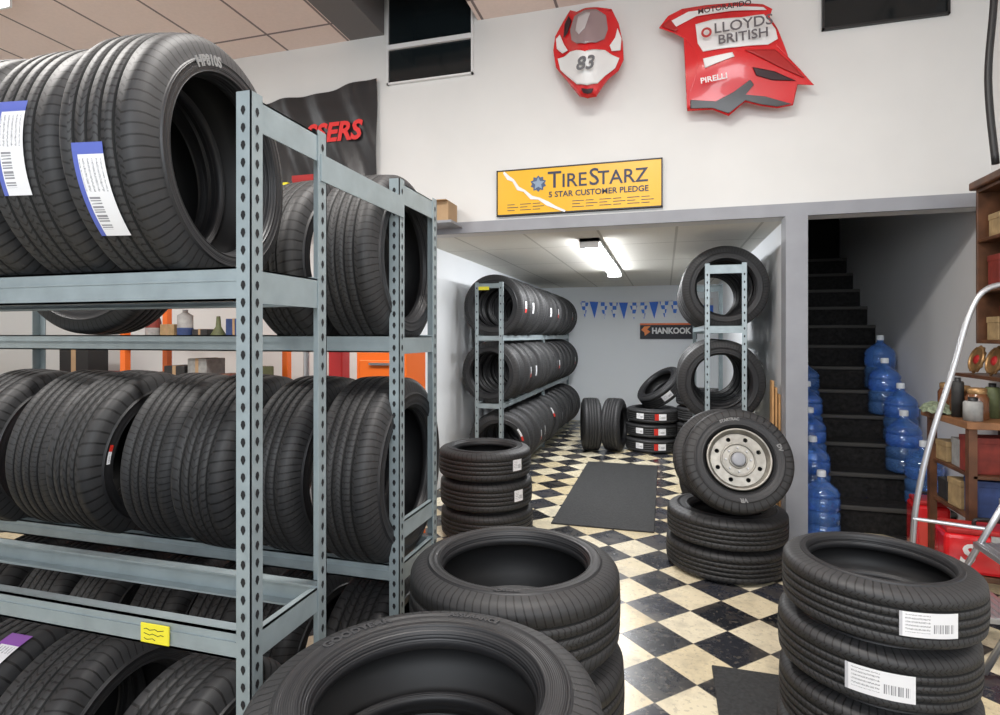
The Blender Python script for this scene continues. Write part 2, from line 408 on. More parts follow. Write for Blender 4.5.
# ------------------------------------------------------------------ storage racks
def post_bm(h, sx, sy, step):
    bm = bmesh.new(); L = .038; t = .003
    xs = sorted((0, sx*L)); ys = sorted((0, sy*L)); xt = sorted((0, sx*t)); yt = sorted((0, sy*t))
    box(bm, xs[0], xs[1], yt[0], yt[1], 0, h); box(bm, xt[0], xt[1], ys[0], ys[1], 0, h)
    z = .05
    while z < h-.03:
        for k in range(2):
            vs = []
            for i in range(8):
                a = 2*PI*i/8; u = .0062*math.cos(a); v = .011*math.sin(a)
                if v < 0: u *= .55
                if k == 0: vs.append(bm.verts.new((sx*L*.52+u, -sy*.0008, z+v)))
                else: vs.append(bm.verts.new((-sx*.0008, sy*L*.52+u, z+v)))
            f = bm.faces.new(vs); f.material_index = 1
        z += step
    return bm
def rack(label, loc, rotz, L, D, H, beams, braces, bays=1, step=.038, group=None):
    t = thing('storage_rack', label, 'rack', loc, (0, 0, rotz), group)
    for b_ in range(bays+1):
        x = -L*b_/bays
        sx = -1 if b_ < bays else 1
        for (y, sy) in ((0, 1), (D, -1)):
            obj('post', post_bm(H, sx, sy, step), [STEEL, DARK], t, (x, y, 0))
        for (z, h) in braces:
            bm = bmesh.new()
            xx = x-.004*1 if b_ < bays else x+.004
            box(bm, min(xx, xx+sx*.004), max(xx, xx+sx*.004), .003, D-.003, z-h, z)
            box(bm, min(xx, xx+sx*.02), max(xx, xx+sx*.02), .004, D-.004, z-.004, z)
            obj('side_brace', bm, STEEL, t)
    for (z, h) in beams:
        for (y, sy) in ((.005, 1), (D-.005, -1)):
            bm = bmesh.new()
            a = sorted((y, y+sy*.004)); c = sorted((y, y+sy*.032))
            box(bm, -L+.004, -.004, a[0], a[1], z-h, z); box(bm, -L+.004, -.004, c[0], c[1], z-.005, z)
            box(bm, -L+.004, -.004, c[0], c[1], z-h, z-h+.005)
            box(bm, -L+.004, -.004, min(y, y-sy*.003), max(y, y-sy*.003), z-h*.42, z-h*.36)
            obj('beam', bm, STEEL, t)
    return t
RX = -.86; AY = 1.046; AD = .29; BYk = 1.77; BD = .33
ra = rack('grey steel rack nearest the camera with yellow note on its lower front beam', (RX, AY, 0), 0, 2.1, AD, 2.03,
          [(1.65, .075), (.85, .062), (.12, .06)], [(2.02, .07), (1.645, .075), (.845, .06), (.12, .06)], group='grey steel tire racks')
rb = rack('grey steel rack standing second in line, just behind the one with the yellow note', (RX, BYk, 0), 0, 2.1, BD, 2.03,
          [(1.50, .06), (.72, .06)], [(2.02, .07), (1.495, .06), (.86, .06), (.715, .06)], group='grey steel tire racks')
tie = obj('tie_plate', bx(RX+.0005, RX+.004, AY+AD-.03, BYk+.03, 1.90, 1.97), STEEL)
tag(tie, 'grey steel tie plate bridging the two near racks close to their tops', 'brace')
nt_ = obj('paper_note', bx(-1.16, -1.08, AY-.0015, AY+.0015, .795, .838), YEL, ra, (-RX, -AY, 0))
nt_['label'] = 'yellow handwritten note on beam'
bm = bmesh.new()
for k in range(3):
    pts = [(-1.15+.008*i, AY-.0022, .826-.011*k+.002*math.sin(i*2.1+k)) for i in range(8 if k < 2 else 5)]
    tube(bm, pts, .0008, 4)
obj('handwriting', bm, BLACK, nt_)
rl = rack('long grey rack along the left wall of the back room filled with tires', (-1.84, 5.5, 0), -PI/2, 4.1, .29, 2.03,
          [(1.5, .06), (.82, .06), (.10, .05)], [(2.02, .05), (1.495, .05), (.815, .05)], bays=2, step=.08, group='grey steel tire racks')
rr_ = rack('narrow end-on grey rack against the right wall of the back room', (.30, 4.78, 0), -PI/2, 2.0, .31, 2.06,
           [(1.58, .05), (.83, .05)], [(2.05, .07), (1.575, .06), (.825, .06)], step=.06, group='grey steel tire racks')
obj('paper_tag', bx(.004, .007, .04, .15, 1.95, 1.985), YEL, rl)

# --- tires on rack A top
names = ['by the post, blue-white label', 'second from the post, blue label', 'third from the post', 'fourth from the post', 'fifth from the post']
for i in range(5):
    t = tire(([-1.17, -1.405, -1.64, -1.875, -2.11][i], 1.205+.014*(i % 2), 1.65+math.sqrt(.312**2-.145**2)), (R_([0, -2, 1.5, -1, 1][i]), AX, R_([9, 6, 9, 4, 3][i])),
             'big black tire on top shelf of nearest rack, '+names[i], .312, .21, .215, 'hwy', 128, 'tires on top of the nearest rack')
    if i == 0:
        tlabel(t, .312, R_(-84), R_(-48), -.048, .022, ST_BLUE)
        arc_text(t, 'HP810S', .248, .032, .111, R_(203), WLETTER)
    if i == 1: tlabel(t, .312, R_(-106), R_(-68), -.045, .025, ST_BLUE)
# --- rack A bottom shelf
for i, (x, desc) in enumerate(((-1.13, 'nearest the end post, red and white label'), (-1.46, 'beyond a gap, open side showing'), (-1.70, 'purple label, third from the end post'), (-1.95, 'fourth from the end post'), (-2.21, 'fifth from the end post'))):
    rr = .29 if i == 0 else .31
    t = tire((x, 1.19, .12+math.sqrt(rr**2-.145**2)), (0, AX, R_([2, 4, 1, 3, 4][i])), 'black tire on bottom shelf of nearest rack, '+desc,
             rr, .22, .205, ['dir', 'hwy'][i % 2], 96, 'tires on the bottom shelf of the nearest rack')
    if i == 0: tlabel(t, rr, R_(-150), R_(-118), -.02, .05, ST_RED)
    if i == 2: tlabel(t, rr, R_(-168), R_(-146), .012, .085, ST_PURPLE)
# --- rack B middle shelf
zm = .72+math.sqrt(.335**2-.165**2)
mx = [-1.005, -1.275, -1.56, -1.85, -2.14, -2.43, -2.72]
for i in range(7):
    t = tire((mx[i], 1.935+[0, .015, -.02, .02, -.015, .02, -.02][i], zm+[0, -.004, .0, -.005, .003, -.003, 0][i]), (R_(random.uniform(-1.5, 1.5)), AX+R_([0, 1.5, 3, 4, 4.5, 5, 4][i]), R_([1, -3, 5, 8, 3, 10, 5][i])),
             'black tire on middle shelf of the second rack, '+ORD[i]+' from the aisle end', .335, [.228, .222, .232, .232, .225, .232, .232][i], .218, ['hwy', 'hwy', 'dir', 'hwy', 'blk', 'hwy', 'dir'][i], 96,
             'tires on the middle shelf of the second rack')
    if i == 4: slabel(t, .25, .265, R_(252), R_(268), .1185, ST_RED)
# --- rack B upper shelf
zu = 1.5+math.sqrt(.315**2-.165**2)
for i, x in enumerate((-1.01, -1.26)):
    tire((x, 1.935, zu), (0, AX, R_([2, -4][i])), 'black tire on top shelf of second rack, '+['at the aisle end, open side showing', 'just left of the end tire'][i],
         .315, .222, .21, 'dir' if i else 'hwy', 96, 'tires on top of the second rack')
tire((-2.36, 1.935, 1.5+.345), (AX, 0, R_(8)), 'black tire facing the aisle, lower rim showing below the nearest top shelf', .345, .22, .215, 'hwy', 96)
# --- rack B floor row
for i in range(7):
    tire((-1.03-.28*i, 1.935, .30), (0, AX, R_([4, -5, 3, 6, -3, 5, 2][i])), 'black tire on the floor under the second rack, '+ORD[i]+' from the aisle end',
         .30, .228, .20, ['dir', 'hwy'][i % 2], 64, 'tires on the floor under the second rack')

# --- stacks
def stack(x, y, descs, R, W, r, kind, N, group, jit=.012):
    out = []; z = 0
    for i, d in enumerate(descs):
        w = W+.012
        t = tire((x+random.uniform(-jit, jit), y+random.uniform(-jit, jit), z+w/2), (0, 0, 0), d, R, W, r, kind, N, group)
        z += w; out.append(t)
    return out
s = stack(-.443, 1.017, ['bottom tire of the stack in the very foreground', 'second tire up in the stack in the very foreground',
      'third tire up in the stack in the very foreground', 'top tire of the foreground stack, its wide opening towards the camera'], .334, .199, .208, 'hwy', 128, 'foreground stack of tires')
arc_text(s[3], 'GOODYEAR', .258, .030, .1062, R_(150), LETTER)
arc_text(s[3], 'ASSURANCE', .260, .022, .1062, R_(88), LETTER)
arc_text(s[3], 'GOODYEAR', .258, .030, .1062, R_(-30), LETTER)
s = stack(-.468, 1.80, ['bottom tire of the stack between the foreground stack and the checkered aisle', 'middle tire of the stack behind the foreground stack',
      'top tire of the stack standing just behind the foreground stack'], .338, .250, .232, 'hwy', 112, 'second stack of tires')
arc_text(s[2], 'PRIMACY', .266, .018, .1312, R_(-80), LETTER)
s = stack(.683, 2.22, ['bottom tire of the labelled stack at the right', 'second tire up in the labelled stack at the right', 'tire of the right stack with the larger white barcode label, second from top',
      'top tire of the right stack with a small white barcode label'], .290, .178, .208, 'hwy', 112, 'right stack of tires', .010)
tlabel(s[3], .290, R_(-97), R_(-66), -.036, .036, ST_WHITE)
tlabel(s[2], .290, R_(-121), R_(-86), -.042, .038, ST_WHITE)
s = stack(-1.31, 4.2, ['bottom tire of the stack beside the back room entrance', 'middle tire of the stack beside the back room entrance, small label',
      'top tire of the stack beside the back room entrance, small label'], .35, .21, .235, 'dir', 72, 'stack by the back room entrance')
for t in s[1:]: tlabel(t, .35, R_(-38), R_(-24), -.03, .05, ST_WHITE)
s = stack(.385, 4.02, ['lower big tire lying under the silver truck wheel', 'upper big tire lying directly under the silver truck wheel'], .37, .186, .22, 'blk', 96, 'pair under the truck wheel')

# truck wheel
al = R_(22)
wh = tire((.425, 3.83, .715), (PI/2-al, 0, R_(4)), 'all-terrain truck tire on a silver eight-hole steel wheel leaning above two flat tires', .318, .2, .19, 'blk', 112, None, 'truck_wheel', 'wheel')
k_ = .86
rim = [(.215, .096), (.213, .104), (.203, .105), (.198, .098), (.196, .085), (.186, .075), (.182, .05), (.18, -.06), (.196, -.085), (.213, -.1)]
obj('rim', lt([(a*k_+.003, b_) for a, b_ in rim], 72), SILVER, wh, smooth=True)
holes = [circ(.130*math.cos(2*PI*(i+.5)/8), .130*math.sin(2*PI*(i+.5)/8), .0135, 24) for i in range(8)]
holes += [circ(.072*math.cos(2*PI*i/8), .072*math.sin(2*PI*i/8), .006, 12) for i in range(8)]
holes += [circ(0, 0, .040, 32)]
dsk = link('wheel_disc', poly_me(circ(0, 0, .159, 72), holes, .004), SILVER, wh); dsk.location = (0, 0, .062)
for a, b_ in ((.041, .055), (.090, .104)):
    obj('pressed_ring', lt([(a, .066), (a+.004, .076), (b_-.004, .076), (b_, .066)], 48), SILVER, wh, smooth=True)
obj('hub_bore', lt([(.040, .062), (.040, .09), (.034, .094), (.001, .094)], 32), GREYTRIM, wh, smooth=True)
for i in range(8):
    a = 2*PI*i/8
    obj('lug_nut', lt([(.0055, .06), (.0055, .078), (.001, .078)], 6, off=(.072*math.cos(a), .072*math.sin(a), 0)), CHROME, wh)
obj('hole_shade_disc', lt([(.150, .0), (.001, .0)], 40), DARK, wh)  # dark disc added to stand for the shade behind the wheel holes
arc_text(wh, 'STARTRAC', .243, .024, .1065, R_(100), WLETTER); arc_text(wh, 'VR', .245, .034, .1065, R_(-88), WLETTER); arc_text(wh, 'DV', .245, .032, .1065, R_(18), WLETTER)
tire((.365, 4.065, .69), (PI/2-al, 0, R_(2)), 'plain black tire leaning directly behind the silver truck wheel', .314, .2, .2, 'hwy', 72)

# back-room left rack rows
for row, (z0, rr, nm, dx) in enumerate(((1.5, .33, 'top', 0), (.82, .325, 'middle', 0), (.10, .32, 'bottom', .03))):
    zz = z0+math.sqrt(rr*rr-.145**2)
    n = 13
    for i in range(n):
        y = 5.74+.30*i
        t = tire((-1.695+dx+random.uniform(-.025, .025), y, zz), (AX+R_(random.uniform(-2, 2)), 0, R_(random.uniform(-10, 10) if row < 2 else random.uniform(4, 14))),
             'black tire on %s shelf of long back room rack, %s from its near end' % (nm, ORD[i]), rr, .21, .21, ['hwy', 'dir'][(i+row) % 2], 48,
             'tires on the %s shelf of the long back room rack' % nm)
        if (i*7+row*3) % 5 in (0, 2):
            m = [ST_RED, ST_WHITE][(i+row) % 2]
            tlabel(t, rr, R_(-12), R_(8), -.025, .025, m)
        if row == 2 and i % 3 == 0: slabel(t, .24, .26, R_(10), R_(40), .113, ST_RED)
# back-room right rack rows
for row, (z0, nm) in enumerate(((1.58, 'top'), (.83, 'middle'))):
    for i in range(6):
        rr = .335
        tire((.455+(-.03 if row and i == 0 else 0), 4.95+.26*i, z0+math.sqrt(rr*rr-.155**2)), (AX, 0, R_([3, 0, -3][i % 3])),
             'black tire on %s shelf of the narrow right rack, %s from its near end' % (nm, ORD[i]), rr, .205, .215, 'hwy', 72,
             'tires on the %s shelf of the narrow right rack' % nm)
for i in range(3):
    tire((.45, 4.95+.26*i, .34), (AX, 0, 0), 'black tire on the floor under the narrow right rack, %s from its near end' % ORD[i], .34, .21, .215, 'hwy', 48, 'tires under the narrow right rack')
# tires at the far end of the aisle
for i, (x, y, rz) in enumerate(((-.93, 7.55, 12), (-.63, 7.6, -8))):
    tire((x, y, .34), (0, AX, R_(rz)), 'upright tire at far end of back room aisle, '+['nearest the long rack', 'beside the flat labelled stack'][i], .34, .23, .21, 'dir', 56, 'upright tires at the end of the aisle')
s = stack(-.16, 7.8, ['bottom flat tire of the far labelled stack at the aisle end', 'second flat tire up in the far labelled stack at aisle end', 'top flat tire of the far labelled stack at the aisle end'], .34, .175, .22, 'hwy', 56, 'flat stack at the end of the aisle')
for t in s: tlabel(t, .34, R_(-85), R_(-60), -.04, .04, ST_RED); tlabel(t, .34, R_(-125), R_(-108), -.03, .04, ST_WHITE)
t = tire((-.05, 7.95, .80), (R_(20), R_(-38), 0), 'tire tilted on top of the far flat stack, white label on tread', .33, .2, .215, 'hwy', 56)
tlabel(t, .33, R_(-100), R_(-75), -.04, .04, ST_WHITE)
s = stack(.48, 7.75, ['bottom tire of far right stack near the end wall banner', 'second tire of far right stack near the end wall banner', 'third tire of far right stack near the end wall banner', 'top tire of far right stack near the end wall banner'], .34, .19, .22, 'hwy', 48, 'far right flat stack')

# ------------------------------------------------------------------ mats
tag(obj('floor_mat', bx(-.87, -.077, 4.5, 6.8, .0, .012), MATM, bevel=.004), 'long dark floor mat running down the back room aisle', 'mat')
tag(obj('floor_mat', bx(.203, .98, 1.5, 2.76, .0, .012), MATM, bevel=.004), 'black floor mat under the right-hand labelled tire stack', 'mat')

# ------------------------------------------------------------------ staircase and water jugs
stc = thing('staircase', 'dark carpeted staircase climbing away behind the grey pillar', 'stairs', (0, 4.95, 0))
STEP = mat('dark_carpet', (.024, .023, .023), .95, noise=.5, scale=30, bump=.5, spec=.2); NOSE = mat('worn_nosing', (.065, .062, .058), .8)
for i in range(12):
    y = .24*i
    obj('step', bx(.957, XR-.005, y, y+.27, max(0, .2*i-.1), .2*(i+1)), STEP, stc)
    obj('nosing', bx(.958, XR-.006, y-.02, y+.012, .2*(i+1)-.03, .2*(i+1)+.002), NOSE, stc, bevel=.008)
def jug_mat():
    m, nt, b = nmat('blue_jug_plastic'); b.inputs['Base Color'].default_value = (.17, .40, .95, 1); b.inputs['Roughness'].default_value = .06
    b.inputs['Transmission Weight'].default_value = .72; b.inputs['IOR'].default_value = 1.33
    b.inputs['Coat Weight'].default_value = 1.0; b.inputs['Coat Roughness'].default_value = .03
    return m
JUG = jug_mat()
CAP = mat('jug_cap', (.85, .90, .95), .4)
jp = [(0.001, 0), (.105, 0), (.12, .012), (.124, .03), (.124, .10), (.118, .105), (.118, .115), (.124, .12), (.124, .19), (.113, .197), (.113, .215), (.124, .222),
      (.124, .295), (.118, .30), (.118, .308), (.124, .314), (.122, .335), (.105, .365), (.07, .395), (.036, .42), (.027, .435), (.027, .475), (.001, .476)]
b_ = lt(jp, 36)
for f in b_.faces: f.smooth = True
for e in b_.edges:
    if len(e.link_faces) == 2 and e.calc_face_angle(0) > .55: e.smooth = False
jm = bpy.data.meshes.new('bottle_body'); b_.to_mesh(jm); b_.free(); jm.materials.append(JUG)
cm = bpy.data.meshes.new('cap'); b_ = lt([(.001, .493), (.028, .493), (.031, .485), (.031, .45), (.027, .448)], 24); b_.to_mesh(cm); b_.free(); cm.materials.append(CAP)
def jug(x, y, z, d):
    t = thing('water_jug', d, 'water jug', (x, y, z), (0, 0, random.random()), 'blue water jugs on the stairs')
    link('bottle_body', jm, None, t); link('cap', cm, None, t)
for i in range(5): jug(1.87+[.02, -.03, .03, -.01, .03][i], 5.08+.24*i, .2*(i+1)+.004, 'blue water jug against the right stair wall, on the %s step' % ORD[i])
jug(1.12, 4.775, 0, 'blue water jug on the floor beside the grey pillar')
for i in range(4): jug(1.13+.03*i, 5.08+.24*i, .2*(i+1)+.004, 'blue water jug at the pillar side of the stairs, on the %s step' % ORD[i])

# ------------------------------------------------------------------ yellow sign
SX0, SX1, SZ0, SZ1 = -1.31, -.016, 2.46, 2.828
sg = thing('wall_sign', 'yellow customer pledge sign above the back room opening', 'sign', (0, WY-.03, 0))
obj('board', bx(SX0, SX1, 0, .029, SZ0, SZ1), mat('sign_yellow', (.86, .47, .012), .35, noise=.06, scale=3), sg)
bm = bmesh.new(); t_ = .010
box(bm, SX0, SX1, -.004, .029, SZ0, SZ0+t_); box(bm, SX0, SX1, -.004, .029, SZ1-t_, SZ1); box(bm, SX0, SX0+t_, -.004, .029, SZ0, SZ1); box(bm, SX1-t_, SX1, -.004, .029, SZ0, SZ1)
obj('frame', bm, BLACK, sg)
NAVY = mat('sign_ink', (.02, .03, .07), .5)
wtext('T', .185, NAVY, sg, (-.835, -.003, 2.716), bold=.001); wtext('IRE', .15, NAVY, sg, (-.68, -.003, 2.705), bold=.001)
wtext('S', .185, NAVY, sg, (-.525, -.003, 2.716), bold=.001); wtext('TARZ', .15, NAVY, sg, (-.31, -.003, 2.705), bold=.001)
wtext('5 STAR CUSTOMER PLEDGE', .062, NAVY, sg, (-.50, -.003, 2.605), bold=.001)
bm = bmesh.new()
for k in range(11):
    for j in range(3):
        x0 = -1.22+.105*k
        if x0 > -.97 and x0 < -.72: continue
        box(bm, x0, x0+.06+.03*((k*7+j*3) % 2), -.002, 0, 2.544-.023*j, 2.549-.023*j)
obj('small_print', bm, NAVY, sg)
star = []
for i in range(10):
    r = .052 if i % 2 == 0 else .024; a = PI/2+i*PI/5; star.append((r*math.cos(a), r*math.sin(a)))
bdg = [((.066 if i % 2 == 0 else .050)*math.cos(2*PI*i/20+PI/2), (.066 if i % 2 == 0 else .050)*math.sin(2*PI*i/20+PI/2)) for i in range(20)]
so = link('star_badge', poly_me(bdg, [], .0005), mat('badge_navy', (.06, .10, .20), .4), sg); so.location = (-.965, -.003, 2.70); so.rotation_euler = (PI/2, 0, 0)
so = link('star_emblem', poly_me(star, [], .001), mat('star_silver', (.25, .34, .46), .4), sg); so.location = (-.965, -.005, 2.70); so.rotation_euler = (PI/2, 0, 0)
bm = bmesh.new()
pts = [(-1.25, 2.815, .012), (-1.21, 2.77, .022), (-1.17, 2.745, .014), (-1.13, 2.68, .020), (-1.08, 2.655, .012), (-1.02, 2.60, .020), (-.96, 2.585, .012), (-.89, 2.545, .022), (-.83, 2.51, .014), (-.75, 2.472, .01)]
pr = None
for (x, z, w) in pts:
    c = (bm.verts.new((x-w*.4, -.006, z-w)), bm.verts.new((x+w*.4, -.006, z+w*.3)))
    if pr: bm.faces.new([pr[0], c[0], c[1], pr[1]])
    pr = c
obj('torn_white_strip', bm, WHITE, sg)

# black banner
bn = thing('wall_banner', 'black banner with red lettering hanging left of the small dark window', 'banner', (0, WY-.03, 0))
bm = bmesh.new(); nx, nz = 32, 8; g = []
for i in range(nx+1):
    u = i/nx; x = -3.55+1.17*u
    zt = 3.60+.10*u+.015*math.sin(u*9); zb = 2.86+.02*math.sin(u*7+1)
    g.append([bm.verts.new((x, -.014+.014*math.sin(u*22+j*.8), zb+(zt-zb)*j/nz)) for j in range(nz+1)])
for i in range(nx):
    for j in range(nz): bm.faces.new([g[i][j], g[i+1][j], g[i+1][j+1], g[i][j+1]])
def banner_mat():
    m, nt, b = nmat('banner_black'); q = NB(nt); tc = nt.nodes.new('ShaderNodeTexCoord'); mp = nt.nodes.new('ShaderNodeMapping')
    mp.inputs['Rotation'].default_value = (0, R_(35), 0); mp.inputs['Scale'].default_value = (1.5, 3, 7)
    no = nt.nodes.new('ShaderNodeTexNoise'); no.inputs['Detail'].default_value = 3; no.inputs['Scale'].default_value = 1.0
    nt.links.new(tc.outputs['Object'], mp.inputs[0]); nt.links.new(mp.outputs[0], no.inputs[0])
    nt.links.new(q.mix(no.outputs[0], (.010, .010, .011), (.04, .04, .044)), b.inputs['Base Color']); b.inputs['Roughness'].default_value = .28
    return m
obj('cloth', bm, banner_mat(), bn, smooth=True)
BR = mat('banner_red', (.80, .03, .03), .4)
wtext('SSERS', .225, BR, bn, (-2.80, -.032, 3.27), bold=.008, shear=.2, sx=.98)

# ------------------------------------------------------------------ motorcycle fairings
def patch(pxs, Yp, f, off, ndiv, m, name, parent, thick=.004):
    bm = bmesh.new()
    pts = [P(a, b_, Yp) for a, b_ in pxs]
    vs = [bm.verts.new((p[0], 0, p[2])) for p in pts]
    bm.faces.new(vs); bmesh.ops.triangulate(bm, faces=bm.faces[:])
    for _ in range(ndiv): bmesh.ops.subdivide_edges(bm, edges=bm.edges[:], cuts=1, use_grid_fill=True)
    for v in bm.verts: v.co.y = -f(v.co.x, v.co.z)-off
    for fc in bm.faces: fc.smooth = True
    o = obj(name, bm, m, parent)
    md = o.modifiers.new('solid', 'SOLIDIFY'); md.thickness = thick; md.offset = 0
    return o
FY = 4.42
INK = mat('fairing_ink', (.03, .01, .015), .4); GINK = mat('fairing_grey_ink', (.10, .09, .10), .4)
f1 = thing('front_fairing', 'small red and white front fairing with number 83 hung on the wall', 'motorcycle fairing', (0, FY, 0))
c1 = P(590, 60, FY)
dome = lambda x, z: .02+.20*math.exp(-((x-c1[0])/.16)**2)*math.exp(-((z-c1[2]+.06)/.36)**2)
patch([(571, 13), (578, 16), (586, 13), (598, 12), (606, 15), (612, 12), (619, 26), (623, 44), (624, 62), (619, 74), (610, 84), (603, 95), (598, 103), (590, 105), (582, 103), (574, 93), (566, 82), (557, 70), (554, 52), (556, 38), (564, 24)], FY, dome, 0, 4, RED, 'fairing_shell', f1)
SCR = mat('smoked_windscreen', (.30, .22, .23), .08, coat=.8)
patch([(576, 22), (586, 17), (598, 16), (607, 21), (609, 36), (606, 48), (599, 55), (589, 58), (580, 55), (574, 48), (572, 36)], FY, dome, .016, 4, SCR, 'windscreen', f1)
patch([(580, 24), (588, 20), (592, 21), (588, 40), (582, 46), (578, 40)], FY, dome, .022, 3, mat('painted_reflection', (.55, .52, .53), .15), 'screen_reflection', f1)  # pale patch paints a reflection on the windscreen
patch([(559, 62), (566, 62), (573, 60), (580, 62), (589, 66), (599, 62), (607, 59), (613, 61), (620, 62), (616, 73), (607, 83), (600, 92), (590, 95), (580, 93), (571, 84), (562, 74)], FY, dome, .016, 4, WHITE, 'number_plate', f1)
patch([(557, 42), (561, 38), (566, 50), (570, 57), (564, 58), (558, 52)], FY, dome, .015, 3, WHITE, 'stripe', f1)
patch([(618, 32), (622, 42), (621, 54), (613, 57), (611, 52), (616, 42)], FY, dome, .015, 3, WHITE, 'stripe', f1)
patch([(566, 28), (570, 20), (573, 26), (569, 38), (565, 42)], FY, dome, .015, 3, INK, 'dark_edge', f1)
patch([(584, 97), (590, 98), (596, 97), (594, 101), (590, 102), (586, 101)], FY, dome, .016, 3, INK, 'air_intake', f1)
obj('wall_hook', bx(c1[0]-.03, c1[0]+.03, -.03, .079, c1[2]+.1, c1[2]+.13), BLACK, f1)
p = P(589, 78, FY); wtext('83', .135, mat('number_grey', (.10, .10, .11), .4), f1, (p[0], -.247, p[2]), bold=.003, shear=.2)
f2 = thing('side_fairing', 'large red and white side fairing with sponsor lettering hung on the wall', 'motorcycle fairing', (0, FY, 0))
c2 = P(735, 60, FY)
d2 = lambda x, z: .02+.12*math.exp(-((x-c2[0])/.38)**2-((z-c2[2])/.30)**2)
patch([(659, 30), (668, 18), (682, 11), (704, 8), (735, 6), (762, 8), (771, 13), (768, 22), (775, 34), (777, 44), (773, 52), (786, 62), (799, 73), (813, 87), (796, 87), (772, 90), (786, 98), (792, 107), (776, 110), (758, 108),
       (744, 105), (728, 118), (712, 112), (687, 113), (690, 97), (696, 80), (697, 64), (692, 52), (686, 44), (674, 36)], FY, d2, 0, 4, RED, 'fairing_shell', f2)
patch([(695, 29), (712, 25), (740, 24), (762, 20), (773, 36), (775, 46), (765, 53), (735, 57), (702, 59), (697, 50)], FY, d2, .010, 4, WHITE, 'white_panel', f2)
patch([(667, 26), (688, 15), (730, 11), (762, 12), (765, 15), (730, 16), (696, 20), (676, 30)], FY, d2, .010, 4, WHITE, 'stripe', f2)
patch([(690, 103), (715, 105), (732, 97), (748, 86), (752, 90), (744, 99), (764, 100), (790, 106), (776, 109), (758, 107), (744, 104), (728, 116), (712, 111), (690, 111)], FY, d2, .010, 4, mat('carbon_grey', (.06, .06, .065), .3), 'lower_duct', f2)
patch([(702, 66), (730, 62), (732, 66), (716, 71), (704, 75)], FY, d2, .010, 3, WHITE, 'sponsor_patch', f2)
patch([(742, 60), (772, 57), (790, 69), (803, 81), (772, 71)], FY, d2, .010, 3, REDD, 'side_vent', f2)
patch([(750, 75), (772, 77), (794, 84), (770, 85), (754, 82)], FY, d2, .010, 3, INK, 'dark_vent', f2)
patch([(662, 29), (670, 22), (678, 33), (675, 35)], FY, d2, .012, 3, REDD, 'nose_patch', f2)  # deeper red patch at the tip of the nose
for body, px, py, sz, m_ in (('LLOYDS', 740, 36, .100, GINK), ('BRITISH', 740, 47.5, .090, GINK), ('MOTORAPIDO', 722, 19.5, .05, INK), ('PIRELLI', 712, 88, .055, WHITE)):
    p = P(px, py, FY); wtext(body, sz, m_, f2, (p[0], -.162, p[2]), bold=.001, rot=R_(-2 if py < 60 else -6), sx=1.05)
p = P(705, 43, FY); e_ = link('round_emblem', poly_me(circ(0, 0, .035), [circ(0, 0, .02)], .001), REDD, f2); e_.location = (p[0], -.152, p[2]); e_.rotation_euler = (PI/2, 0, 0)
obj('wall_hook', bx(c2[0]-.03, c2[0]+.03, -.03, .079, c2[2]+.1, c2[2]+.13), BLACK, f2)

# ------------------------------------------------------------------ light fixtures
EM = mat('lit_diffuser', (.97, .98, 1), .5, emit=62.0)
EM2 = mat('lit_diffuser_high', (.95, .98, 1), .5, emit=14.0)
def fixture(x, y, z, w, l, label, em=EM, rotz=0):
    t = thing('ceiling_light', label, 'ceiling light', (x, y, z), (0, 0, rotz))
    bm = bmesh.new(); box(bm, -w/2, w/2, 0, l, -.03, 0); box(bm, -w/2, w/2, 0, .02, -.085, 0); box(bm, -w/2, w/2, l-.02, l, -.085, 0)
    obj('housing', bm, WHITE, t)
    bm = bmesh.new(); n = 8; pr = None
    for i in range(n+1):
        a = PI*i/n; x_ = -(w/2-.012)*math.cos(a); z_ = -.03-.045*math.sin(a)**.6
        c = (bm.verts.new((x_, .021, z_)), bm.verts.new((x_, l-.021, z_)))
        if pr: bm.faces.new([pr[0], c[0], c[1], pr[1]])
        pr = c
    obj('diffuser', bm, em, t, smooth=True)
fixture(-.63, 5.0, HB-.001, .17, 2.6, 'long lit fluorescent fixture on the low back room ceiling')
fixture(-4.95, 2.0, CZ-.001, .3, 1.2, 'lit fluorescent fixture on the high ceiling at upper left', EM2)

# pennants and banner in back room
ps = thing('pennant_string', 'string of blue and white pennant flags across the back room end wall', 'pennants', (0, BY-.05, 0))
pa, pb = P(580, 301, BY), P(690, 301, BY)
bm = bmesh.new()
n = 11
fw = (pb[0]-pa[0])/n
tube(bm, [(pa[0]+(pb[0]-pa[0])*i/20, 0, pa[2]-.04*math.sin(PI*i/20)) for i in range(21)], .006, 6); obj('cord', bm, WHITE, ps)
def flag_mat():
    m, nt, b = nmat('checked_flag'); tc = nt.nodes.new('ShaderNodeTexCoord'); ck = nt.nodes.new('ShaderNodeTexChecker')
    ck.inputs['Scale'].default_value = 15; ck.inputs['Color1'].default_value = (.05, .22, .80, 1); ck.inputs['Color2'].default_value = (.90, .94, .98, 1)
    nt.links.new(tc.outputs['Object'], ck.inputs['Vector']); nt.links.new(ck.outputs[0], b.inputs['Base Color']); return m
CKF = flag_mat()
for i in range(n):
    x = pa[0]+fw*(i+.5); z = pa[2]-.04*math.sin(PI*(i+.5)/n); bm = bmesh.new()
    bm.faces.new([bm.verts.new(v) for v in ((x-fw*.46, -.002, z), (x+fw*.46, -.002, z), (x+.01, .0, z-.29))])
    obj('flag', bm, BLUE if i % 3 == 1 else CKF, ps)
bw = thing('wall_banner', 'blue and white strip banner at the far right of the back room end wall', 'banner', (0, BY-.03, 0))
a, b2 = P(692, 322, BY), P(713, 298, BY)
obj('strip', bx(a[0], b2[0], 0, .029, a[2], b2[2]), WHITE, bw); obj('blue_band', bx(a[0], b2[0], -.003, 0, a[2]+.08, b2[2]-.12), BLUE, bw)
